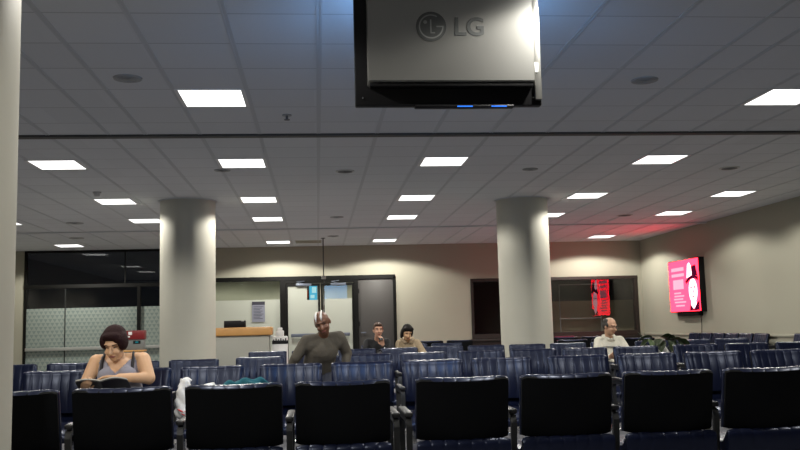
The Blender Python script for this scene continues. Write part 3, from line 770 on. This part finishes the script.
def head(c, rot, s=1.):
    """skin capsules for a head whose face looks to -Y before the rotation; returns prims and a to-head function"""
    c = V(c); R = Euler([math.radians(a) for a in rot], 'XYZ').to_matrix()
    def W(p): return c + R @ (V(p)*s)
    P = [('e', W((0, .012, .028)), (.074*s, .093*s, .090*s), R), ('e', W((0, -.016, -.035)), (.060*s, .070*s, .078*s), R),
         ('e', W((0, -.045, -.088)), (.033*s, .030*s, .024*s), R), ('c', W((0, -.086, .008)), .010*s, W((0, -.107, -.028)), .014*s),
         ('e', W((0, -.098, -.030)), (.020*s, .012*s, .010*s), R), ('e', W((0, -.078, -.060)), (.026*s, .014*s, .012*s), R),
         ('e', W((0, -.070, .030)), (.055*s, .022*s, .012*s), R)]
    for k in (-1, 1):
        P += [('e', W((k*.074, .012, -.008)), (.011*s, .020*s, .032*s), R), ('e', W((k*.034, -.060, -.030)), (.026*s, .024*s, .022*s), R)]
    Ri = R.inverted()
    return P, W, (lambda p: (Ri @ (V(p) - c))/s), R
def face_paint(TO, closed=False, brow=True):
    def f(p):
        q = TO(p)
        if q.y < -.045 and abs(q.z) < .12 and abs(q.x) < .08:
            for k in (-1, 1):
                ex, ez = (q.x - k*.031)/.0145, (q.z - .006)/(.0045 if closed else .0058)
                if ex*ex + ez*ez < 1:
                    return 2 if closed or ex*ex < .2 else 3
                if brow and abs(q.x - k*.034) < .019 and abs(q.z - .026 - .004*(1-abs(q.x-k*.034)/.019)) < .0045: return 4
            if (q.x/.024)**2 + ((q.z + .062)/.0085)**2 < 1 and q.y < -.07: return 1
        return 0
    return f
def leg_prims(hip, knee, ankle, r=(.085, .06, .042)):
    return [('c', hip, r[0], knee, r[1]), ('c', knee, r[1]-.005, ankle, r[2])]
def shoes(parent, org, ankles, toe):
    for a in ankles:
        a = V(a); t = V(toe)
        bm = bmesh.new(); o = V(org)
        pts = [a + V((0, .04, -.03)), a + t*.10 + V((0, 0, -.035)), a + t*.19 + V((0, 0, -.045))]
        for p in pts: p.z = max(p.z, .042)
        q = grow('shoe', [('c', pts[0] + V((0, 0, .02)), .042, pts[1], .040), ('c', pts[1], .040, pts[2], .034)], .012, [M_['shoe']], org, parent)
        # sole level with the floor
        for v in q.data.vertices:
            if v.co.z + o.z < .003: v.co.z = .003 - o.z

def up(prims, k):
    r = []
    for p in prims:
        if p[0] == 'c': r.append(('c', p[1], p[2] + k, p[3], p[4] + k))
        else: r.append(('e', p[1], tuple(x + k for x in p[2]), *p[3:]))
    return r

# --- woman reading a magazine
org = V((-1.50, 7.30, 0))
hp, W, TO, R = head((-1.570, 7.165, 1.062), (20, -2, -9), 1.04)
torso = [('e', (-1.50, 7.26, .53), (.175, .125, .12)), ('e', (-1.52, 7.25, .68), (.150, .118, .16)), ('e', (-1.553, 7.26, .855), (.165, .105, .125)),
         ('e', (-1.62, 7.155, .820), (.072, .062, .065)), ('e', (-1.475, 7.155, .825), (.072, .062, .065)), ('c', (-1.70, 7.275, .940), .052, (-1.41, 7.275, .948), .052)]
arms = [('c', (-1.730, 7.27, .935), .058, (-1.790, 7.19, .775), .046), ('c', (-1.790, 7.19, .775), .042, (-1.772, 7.05, .745), .030),
        ('c', (-1.375, 7.27, .940), .060, (-1.310, 7.17, .800), .050), ('c', (-1.310, 7.17, .800), .047, (-1.505, 7.045, .818), .030)]
neck = [('c', (-1.556, 7.255, .95), .054, (-1.568, 7.215, 1.02), .048)]
legs = leg_prims((-1.59, 7.22, .52), (-1.61, 6.93, .52), (-1.61, 6.96, .10)) + leg_prims((-1.41, 7.22, .52), (-1.41, 6.93, .52), (-1.41, 6.98, .10))
hands = hand((-1.772, 7.05, .745), (.35, -.8, .25), (.3, .4, .9), .55, -1) + hand((-1.505, 7.045, .818), (-1, -.12, .06), (.0, -.25, -.95), .30, -1)
wo = grow('person', hp + neck + torso + arms + hands + up(legs, -.006), .0065, [M_['skin_w'], M_['lip'], M_['eye'], M_['eyew'], M_['brow']], org, None, 3, face_paint(TO, True))
tag(wo, 'short haired person in a grey vest top reading a magazine', 'person')
def vneck(p):
    xc = -1.556; dx = abs(p.x - xc)
    top = .845 + dx*1.05 if p.y < 7.24 else .92
    return p.z > min(top, .975) or (dx > .128 and p.z > .80 and p.z > .80 + (.19 - dx)*2.6) or p.z < .50
grow('vest_top', up(torso, .007), .009, [M_['grey_top']], org, wo, 3, None, vneck, .003)
for k, (xa, xb) in enumerate([(-1.672, -1.664), (-1.438, -1.446)]):
    bm = bmesh.new(); tube(bm, [V((xa, 7.165, .865)) - org, V((xa, 7.205, .945)) - org, V((xb, 7.262, 1.000)) - org, V((xb, 7.34, .97)) - org, V((xb, 7.375, .88)) - org], [.013, .012, .010, .010, .010], 8)
    link('shoulder_strap', bm, M_['strap'], wo, smooth=60)
grow('trousers', up(legs, .006) + [('e', (-1.50, 7.25, .52), (.185, .135, .10))], .012, [M_['denim']], org, wo)
shoes(wo, org, [(-1.61, 6.96, .08), (-1.41, 6.98, .08)], (0, -1, 0))
grow('hair', [('e', W((0, .026, .062)), (.092, .102, .090), R), ('e', W((.006, -.046, .086)), (.072, .048, .034), R), ('e', W((-.066, -.004, .038)), (.036, .072, .066), R), ('e', W((.070, -.006, .030)), (.036, .076, .074), R),
              ('e', W((0, .072, .0)), (.080, .05, .085), R), ('e', W((.052, -.050, .060)), (.036, .036, .036), R)], .007, [M_['hair_red']], org, wo, 7)
# the magazine in her hands
mg = thing('magazine', 'open dark covered magazine held by the seated reading person', 'magazine', (-1.62, 7.02, .752))
def leafp(sx, w, y0, y1, z0, z1, lift, t):
    bm = bmesh.new(); n = 8; A = []
    for i in range(n+1):
        f = i/n; x = sx*w*f; b = lift*math.sin(PI*f*.9)
        A.append((x, b))
    pts = [[(x, y0, z0 + b), (x, y1, z1 + b)] for x, b in A]
    lo = [[bm.verts.new(p) for p in q] for q in pts]; hi = [[bm.verts.new(V(p) + V((0, .3, .9))*t) for p in q] for q in pts]
    for i in range(n):
        bm.faces.new((lo[i][0], lo[i+1][0], lo[i+1][1], lo[i][1])); bm.faces.new((hi[i][0], hi[i][1], hi[i+1][1], hi[i+1][0]))
        for e in (0, 1): bm.faces.new((lo[i][e], hi[i][e], hi[i+1][e], lo[i+1][e]))
    bm.faces.new((lo[-1][0], lo[-1][1], hi[-1][1], hi[-1][0])); bm.faces.new((lo[0][0], lo[0][1], hi[0][1], hi[0][0]))
    return bm
for s, w, l in ((-1, .185, .012), (1, .20, .020)):
    link('cover', leafp(s, w, .09, -.09, -.050, .040, l, .003), M_['cover'], mg, smooth=50)
    link('pages', leafp(s, w-.006, .088, -.097, -.044, .050, l, .008), M_['page'], mg, smooth=50)

# --- generic seated / rising figure
def figure(label, org, H_, hs, closed, skin, joints, tops, top_name, hair, extra_hair_mat, shoe_toe=(0, -1, 0), vox=.010, cut=None, widths=(.155, .11)):
    org = V(org); hp, W, TO, R = head(H_[0], H_[1], hs); J = {k: V(v) for k, v in joints.items()}
    ch, pv = J['chest'], J['pelvis']; mid = (ch + pv)/2
    ax = (J['sr'] - J['sl']).normalized()
    sm = (J['sl'] + J['sr'])/2
    torso = [('e', pv, (.165, .125, .12)), ('c', pv + ax*.05, .105, ch + ax*.045, .108), ('c', pv - ax*.05, .105, ch - ax*.045, .108), ('e', ch, (widths[0], widths[1], .14)),
             ('c', J['sl'], .055, J['sr'], .055), ('c', J['sl'] - V((0, 0, .05)) + ax*.05, .07, J['sr'] - V((0, 0, .05)) - ax*.05, .07), ('c', ch, .10, sm - V((0, 0, .04)), .08)]
    nk = [('c', (J['sl'] + J['sr'])/2 + V((0, 0, .01)), .055, V(H_[0]) + R @ V((0, .025, -.06)), .048)]
    arms = [('c', J['sl'], .056, J['el'], .044), ('c', J['el'], .042, J['wl'], .029), ('c', J['sr'], .056, J['er'], .044), ('c', J['er'], .042, J['wr'], .029)]
    hands = joints_h(J)
    legs = leg_prims(J['hl'], J['kl'], J['al']) + leg_prims(J['hr'], J['kr'], J['ar'])
    pr = grow('person', hp + nk + torso + up(arms, -.005) + hands + up(legs, -.006), .0075, [skin, M_['lip'], M_['eye'], M_['eyew'], M_['brow']], org, None, 3, face_paint(TO, closed))
    tag(pr, label, 'person')
    base = (J['sl'] + J['sr'])/2
    neckz = lambda p: (p - (base + V((0, -.02, .09)))).length < .075
    grow(top_name, up(torso, .012) + [('c', J['sl'], .068, J['el'], .057), ('c', J['el'], .055, J['wl'] + (J['el']-J['wl'])*.12, .040), ('c', J['sr'], .068, J['er'], .057), ('c', J['er'], .055, J['wr'] + (J['er']-J['wr'])*.12, .040),
                                      ('c', base + V((0, .015, .01)), .070, base + V((0, .005, .035)), .066)], .011, [tops], org, pr, 3, None, cut)
    grow('trousers', up(legs, .008) + [('e', pv + V((0, 0, -.02)), (.175, .135, .10))], .013, [M_['denim']], org, pr)
    shoes(pr, org, [J['al'], J['ar']], shoe_toe)
    if hair: grow('hair', [(a[0], W(a[1]), tuple(x*hs for x in a[2]), R) for a in hair], .008, [extra_hair_mat], org, pr, 2)
    return pr, W, R, J
def joints_h(J):
    r = []
    for w, e, k in (('wl', 'el', 'hl_'), ('wr', 'er', 'hr_')):
        d, n, c, s = HANDS[k]
        r += hand(J[w], d, n, c, s)
    return r
short = [('e', (0, .022, .050), (.079, .094, .080)), ('e', (0, -.045, .088), (.058, .042, .026)), ('e', (0, .07, .0), (.066, .040, .065)), ('e', (-.07, .012, .03), (.012, .05, .035)), ('e', (.07, .012, .03), (.012, .05, .035))]
# man in black with a phone held to his chin
HANDS = {'hl_': ((.2, -.75, .1), (0, 0, -1), .5, -1), 'hr_': ((-.25, -.25, .9), (-.3, .5, .5), .75, 1)}
pm, W, R, J = figure('person in black with short brown hair holding a dark phone before the chin', (.97, 14.5, 0), ((.965, 14.40, 1.105), (2, 0, 6)), 1.0, False, M_['skin_m'],
    dict(chest=(.97, 14.53, .82), pelvis=(.97, 14.52, .54), sl=(.80, 14.52, .905), sr=(1.115, 14.52, .900), el=(.73, 14.40, .70), wl=(.84, 14.20, .62), er=(1.15, 14.34, .73), wr=(1.025, 14.20, .865),
         hl=(.88, 14.48, .52), kl=(.86, 14.10, .53), al=(.86, 14.10, .09), hr=(1.06, 14.48, .52), kr=(1.08, 14.10, .53), ar=(1.08, 14.12, .09)), M_['blackcloth'], 'jacket', short, M_['hair_brown'])
ph = thing('phone', 'dark phone held up to the chin of the person in black', 'phone', (.985, 14.175, .975))
bm = bmesh.new(); box(bm, (-.035, -.006, -.055), (.035, .006, .055), .004); link('case', bm, M_['black'], ph, smooth=40)
bxo('display', (-.030, .006, -.048), (.030, .007, .048), M_['arm'], ph)
ph.rotation_euler = (math.radians(-60), 0, math.radians(10))
# woman in beige looking down
longh = [('e', (0, .022, .048), (.084, .100, .086)), ('e', (-.04, -.045, .078), (.048, .042, .036)), ('e', (.04, -.045, .078), (.048, .042, .036)), ('e', (-.082, .02, -.03), (.024, .055, .085)), ('e', (.080, .02, -.01), (.020, .05, .07)), ('e', (0, .07, -.02), (.076, .045, .10))]
HANDS = {'hl_': ((.5, -.7, -.1), (0, 0, 1), .5, -1), 'hr_': ((-.6, -.7, -.1), (0, 0, 1), .5, 1)}
pb, W, R, J = figure('dark haired person in a beige hooded top with head bowed', (1.50, 14.5, 0), ((1.430, 14.36, 1.055), (24, 4, 8)), 1.0, True, M_['skin_w'],
    dict(chest=(1.455, 14.53, .80), pelvis=(1.53, 14.53, .54), sl=(1.315, 14.52, .880), sr=(1.595, 14.52, .880), el=(1.285, 14.42, .70), wl=(1.33, 14.20, .64), er=(1.685, 14.40, .715), wr=(1.62, 14.18, .64),
         hl=(1.44, 14.48, .52), kl=(1.42, 14.10, .53), al=(1.42, 14.10, .09), hr=(1.62, 14.48, .52), kr=(1.62, 14.10, .53), ar=(1.62, 14.12, .09)), M_['beige'], 'hooded_top', longh, M_['hair_black'])
o_ = V((1.50, 14.5, 0))
grow('hood', [('c', (1.36, 14.50, .935), .036, (1.40, 14.40, .90), .030), ('c', (1.53, 14.50, .935), .036, (1.48, 14.40, .90), .030), ('c', (1.36, 14.55, .94), .04, (1.53, 14.55, .94), .04)], .01, [M_['beige']], o_, pb)
# balding man in cream jacket with glasses
bald = [('e', (0, .062, .015), (.076, .056, .078)), ('e', (-.05, .045, .065), (.032, .05, .035)), ('e', (.05, .045, .065), (.032, .05, .035)), ('e', (-.068, .02, .020), (.016, .050, .038)), ('e', (.068, .02, .020), (.016, .050, .038)), ('e', (0, .08, .045), (.06, .03, .05))]
HANDS = {'hl_': ((.2, -.8, .3), (.5, .0, .6), .7, -1), 'hr_': ((-.6, -.6, .2), (0, .3, -1), .5, 1)}
pg, W, R, J = figure('balding person in a cream jacket and glasses, looking down', (4.02, 12.15, 0), ((3.985, 11.99, 1.078), (14, 0, 32)), 1.0, True, M_['skin_o'],
    dict(chest=(4.0, 12.10, .80), pelvis=(4.03, 12.06, .54), sl=(3.855, 12.11, .875), sr=(4.145, 12.09, .880), el=(3.78, 11.98, .70), wl=(3.90, 11.82, .665), er=(4.22, 11.96, .70), wr=(4.06, 11.78, .67),
         hl=(3.94, 12.0, .52), kl=(3.92, 11.62, .53), al=(3.92, 11.62, .09), hr=(4.12, 12.0, .52), kr=(4.13, 11.62, .53), ar=(4.13, 11.64, .09)), M_['cream'], 'jacket', bald, M_['hair_grey'], (0, -1, 0))
og = V((4.02, 12.15, 0))
bm = bmesh.new()
for k in (-1, 1):
    c = W((k*.034, -.100, .004)); pts = [c + R @ V((.024*math.cos(a), -.002, .017*math.sin(a))) - og for a in [2*PI*i/16 for i in range(17)]]
    tube(bm, pts, .0022, 6); tube(bm, [W((k*.058, -.100, .008)) - og, W((k*.078, -.02, .008)) - og, W((k*.080, .02, .0)) - og], .002, 6)
tube(bm, [W((-.010, -.104, .006)) - og, W((.010, -.104, .006)) - og], .002, 6)
link('glasses', bm, M_['arm'], pg, smooth=60)
grow('collar', [('c', (3.93, 12.10, .935), .026, (3.965, 12.0, .90), .020), ('c', (4.07, 12.09, .935), .026, (4.03, 11.99, .90), .020), ('c', (3.93, 12.13, .945), .028, (4.07, 12.13, .945), .028)], .008, [M_['cream']], og, pg)
bm = bmesh.new(); tube(bm, [V(p) - og for p in [(3.865, 12.0, .80), (3.93, 11.975, .805), (4.0, 11.972, .80), (4.08, 11.975, .805), (4.14, 11.995, .80)]], .006, 6); link('chest_stripe', bm, M_['darkline'], pg, smooth=60)
# man rising from his chair, leaning forward
HANDS = {'hl_': ((.1, -.85, -.25), (0, 0, -1), .35, -1), 'hr_': ((-.1, -.85, -.2), (0, 0, -1), .35, 1)}
org = V((.0, 9.3, 0))
hs = 1.0
pr_, W, R, J = figure('bald person in a taupe shirt rising from a chair, leaning forward', (0, 9.3, 0), ((.048, 9.16, 1.205), (22, -16, -14)), 1.02, True, M_['skin_d'],
    dict(chest=(.04, 9.34, .935), pelvis=(-.02, 9.50, .66), sl=(-.115, 9.28, 1.025), sr=(.220, 9.36, 1.055), el=(-.225, 9.28, .860), wl=(-.318, 9.36, .715), er=(.300, 9.44, .885), wr=(.272, 9.36, .720),
         hl=(-.10, 9.46, .63), kl=(-.12, 9.08, .52), al=(-.12, 9.14, .09), hr=(.10, 9.46, .63), kr=(.12, 9.08, .52), ar=(.12, 9.16, .09)), M_['taupe'], 'shirt', None, None, (0, -1, 0), widths=(.160, .110))
bm = bmesh.new()
for dx in (-.026, .030):
    tube(bm, [W((dx-.010, -.088, .055)) - org, W((dx-.004, -.080, .088)) - org, W((dx+.004, -.040, .116)) - org, W((dx+.008, .005, .124)) - org], [.006, .011, .011, .006], 8)
link('white_streaks', bm, M_['whitehead'], pr_, smooth=60)  # two white strips running back over the top of the head

# ------------------------------------------------------------------ belongings
bg = thing('plastic_bag', 'white knotted plastic bag with red print standing on a second row seat', 'bag', (-1.03, 7.22, .465))
q = grow('sack', [('e', (.0, 0, .07), (.090, .10, .075)), ('c', (-.015, .0, .12), .078, (-.015, .0, .235), .056), ('c', (-.015, 0, .24), .050, (.0, .0, .300), .032), ('c', (-.02, .0, .285), .026, (-.045, .0, .312), .014), ('c', (.0, .0, .29), .026, (.035, -.01, .305), .013)], .010, [M_['plastic_bag']], (0, 0, 0), bg, 2)
for v in q.data.vertices:
    v.co += V((math.sin(v.co.z*75 + v.co.x*60 + 2*math.sin(v.co.y*50)), math.cos(v.co.x*75 + v.co.z*55), 0))*.0065; v.co.z = max(.0, v.co.z)
bm = bmesh.new()
for c, r, q_ in (((-.030, -.098, .080), .030, .006), ((.02, -.099, .066), .026, .005), ((-.01, -.094, .052), .020, .006)): ellipsoid(bm, c, (r, .008, q_), Euler((0, .5, 0)).to_matrix())
link('red_mark', bm, M_['redprint'], bg, smooth=60)
b2 = thing('plastic_bag', 'low white plastic bag beside the teal garment', 'bag', (-.855, 7.22, .465))
q = grow('sack', [('e', (.0, 0, .08), (.080, .10, .08)), ('c', (.0, 0, .10), .076, (-.005, 0, .225), .055), ('c', (-.03, 0, .24), .03, (.03, .01, .265), .022)], .010, [M_['plastic_bag']], (0, 0, 0), b2, 2)
for v in q.data.vertices:
    v.co += V((math.sin(v.co.z*75 + v.co.x*60 + 2*math.sin(v.co.y*50)), math.cos(v.co.x*70 + v.co.z*45), 0))*.0065; v.co.z = max(.0, v.co.z)
q = grow('jacket', [('e', (-.69, 7.25, .56), (.085, .12, .10)), ('e', (-.66, 7.26, .68), (.075, .08, .065)), ('c', (-.735, 7.20, .705), .033, (-.60, 7.24, .715), .038), ('c', (-.60, 7.24, .715), .036, (-.505, 7.22, .735), .034), ('c', (-.505, 7.22, .735), .034, (-.405, 7.24, .715), .030),
                    ('c', (-.47, 7.26, .705), .03, (-.38, 7.25, .705), .026), ('c', (-.56, 7.19, .70), .03, (-.48, 7.17, .712), .03)], .010, [M_['teal']], (-.62, 7.24, .465), None, 2)
for v in q.data.vertices:
    v.co.z += .014*math.sin(v.co.x*48 + v.co.y*30) + .010; v.co.y += .006*math.sin(v.co.x*55); v.co.z = max(0, v.co.z)
tag(q, 'crumpled teal jacket draped over a chair arm in the second row', 'jacket')
hb = thing('handbag', 'small rounded black bag standing on a fourth row chair arm', 'bag', (.82, 12.05, .676))
grow('pouch', [('e', (0, 0, .075), (.055, .10, .075))], .01, [M_['blackcloth']], (0, 0, 0), hb, 2)
bm = bmesh.new(); tube(bm, [(-.03, .04*math.cos(a)*0, .13) if 0 else (.035*math.cos(a), 0, .14 + .03*math.sin(a)) for a in [PI*i/8 for i in range(9)]], .006, 6); link('bag_handle', bm, M_['strap'], hb, smooth=60)
q = grow('garment', [('c', (4.66, 17.365, .865), .022, (5.02, 17.365, .868), .022), ('c', (4.68, 17.33, .80), .018, (5.0, 17.33, .80), .018), ('c', (4.68, 17.31, .72), .018, (4.98, 17.31, .72), .018), ('c', (4.70, 17.345, .84), .018, (5.0, 17.345, .84), .018), ('c', (4.70, 17.32, .76), .018, (4.98, 17.32, .76), .018)], .010, [M_['maroon']], (4.85, 17.36, .7))
tag(q, 'maroon garment hung over a chair back in the farthest row', 'garment')
# leafy plant wrapped in white paper, lying over a seat of the fourth row
pl = thing('leafy_plant', 'broad leaved green plant wrapped in white paper on a chair', 'plant', (4.705, 12.0, .452))
grow('paper_wrap', [('c', (-.01, -.05, .05), .05, (-.01, -.04, .29), .062), ('e', (-.05, -.06, .27), (.045, .04, .045)), ('e', (.04, -.05, .255), (.04, .045, .035)), ('e', (.055, -.08, .20), (.03, .04, .05))], .010, [M_['paper']], (0, 0, 0), pl, 1)
bm = bmesh.new()
for e in [(-.2, .05, .44), (.2, 0, .42), (0, .08, .44), (-.12, -.02, .40), (.30, .0, .40)]: tube(bm, [(0, -.03, .22), (e[0]*.5, e[1], .34), e], .006, 6)
link('stem', bm, M_['leaf'], pl, smooth=60)
def leaf_bm(L, W_, droop):
    bm = bmesh.new(); n = 10; rows = []
    for i in range(n+1):
        t = i/n; w = W_*math.sin(PI*min(1, t**.8))**.8 + .002
        z = -droop*t*t*L; r = []
        for k in range(-3, 4): r.append(bm.verts.new((k/3*w, t*L, z + abs(k/3)*w*.35)))
        rows.append(r)
    for A, B in zip(rows, rows[1:]):
        for k in range(6): bm.faces.new((A[k], A[k+1], B[k+1], B[k]))
    bmesh.ops.solidify(bm, geom=bm.faces[:], thickness=.002)
    return bm
for i, (x, y, z, az, el, Lg, w, dr, m) in enumerate([(-.24, .03, .40, 75, 66, .17, .045, .1, 'leaf'), (-.20, -.05, .44, 200, -40, .16, .055, .3, 'leaf2'), (-.10, .06, .45, 75, 14, .22, .085, .5, 'leaf'), (.0, .06, .45, -70, 14, .24, .085, .5, 'leaf'),
        (-.06, -.06, .42, 170, -35, .18, .075, .4, 'leaf'), (.12, .0, .43, -85, 4, .26, .08, .5, 'leaf'), (.08, -.08, .41, 200, -38, .16, .07, .5, 'leaf'), (.0, -.04, .43, 120, -12, .22, .08, .5, 'leaf'), (.22, -.02, .41, -80, -10, .20, .07, .5, 'leaf'),
        (-.15, -.02, .43, 95, -10, .20, .075, .6, 'leaf'), (.08, .07, .44, -50, 6, .24, .08, .5, 'leaf'), (.20, -.06, .40, 215, -30, .17, .065, .5, 'leaf'), (-.22, .0, .37, 120, -30, .15, .06, .4, 'leaf')]):
    l = link('leaf', leaf_bm(Lg, w, dr), M_[m], pl, smooth=60); l.location = (x, y, z)
    l.rotation_euler = Euler((math.radians(el), math.radians(random.uniform(-22, 22)), math.radians(az)), 'XYZ')

# ------------------------------------------------------------------ world and colour management
w = bpy.data.worlds.new('night'); S.world = w; w.use_nodes = True
w.node_tree.nodes['Background'].inputs[0].default_value = (.010, .012, .016, 1); w.node_tree.nodes['Background'].inputs[1].default_value = .3
S.view_settings.view_transform = 'Standard'; S.view_settings.look = 'None'; S.view_settings.gamma = 1.0; S.view_settings.use_curve_mapping = False
S.view_settings.exposure = -0.28
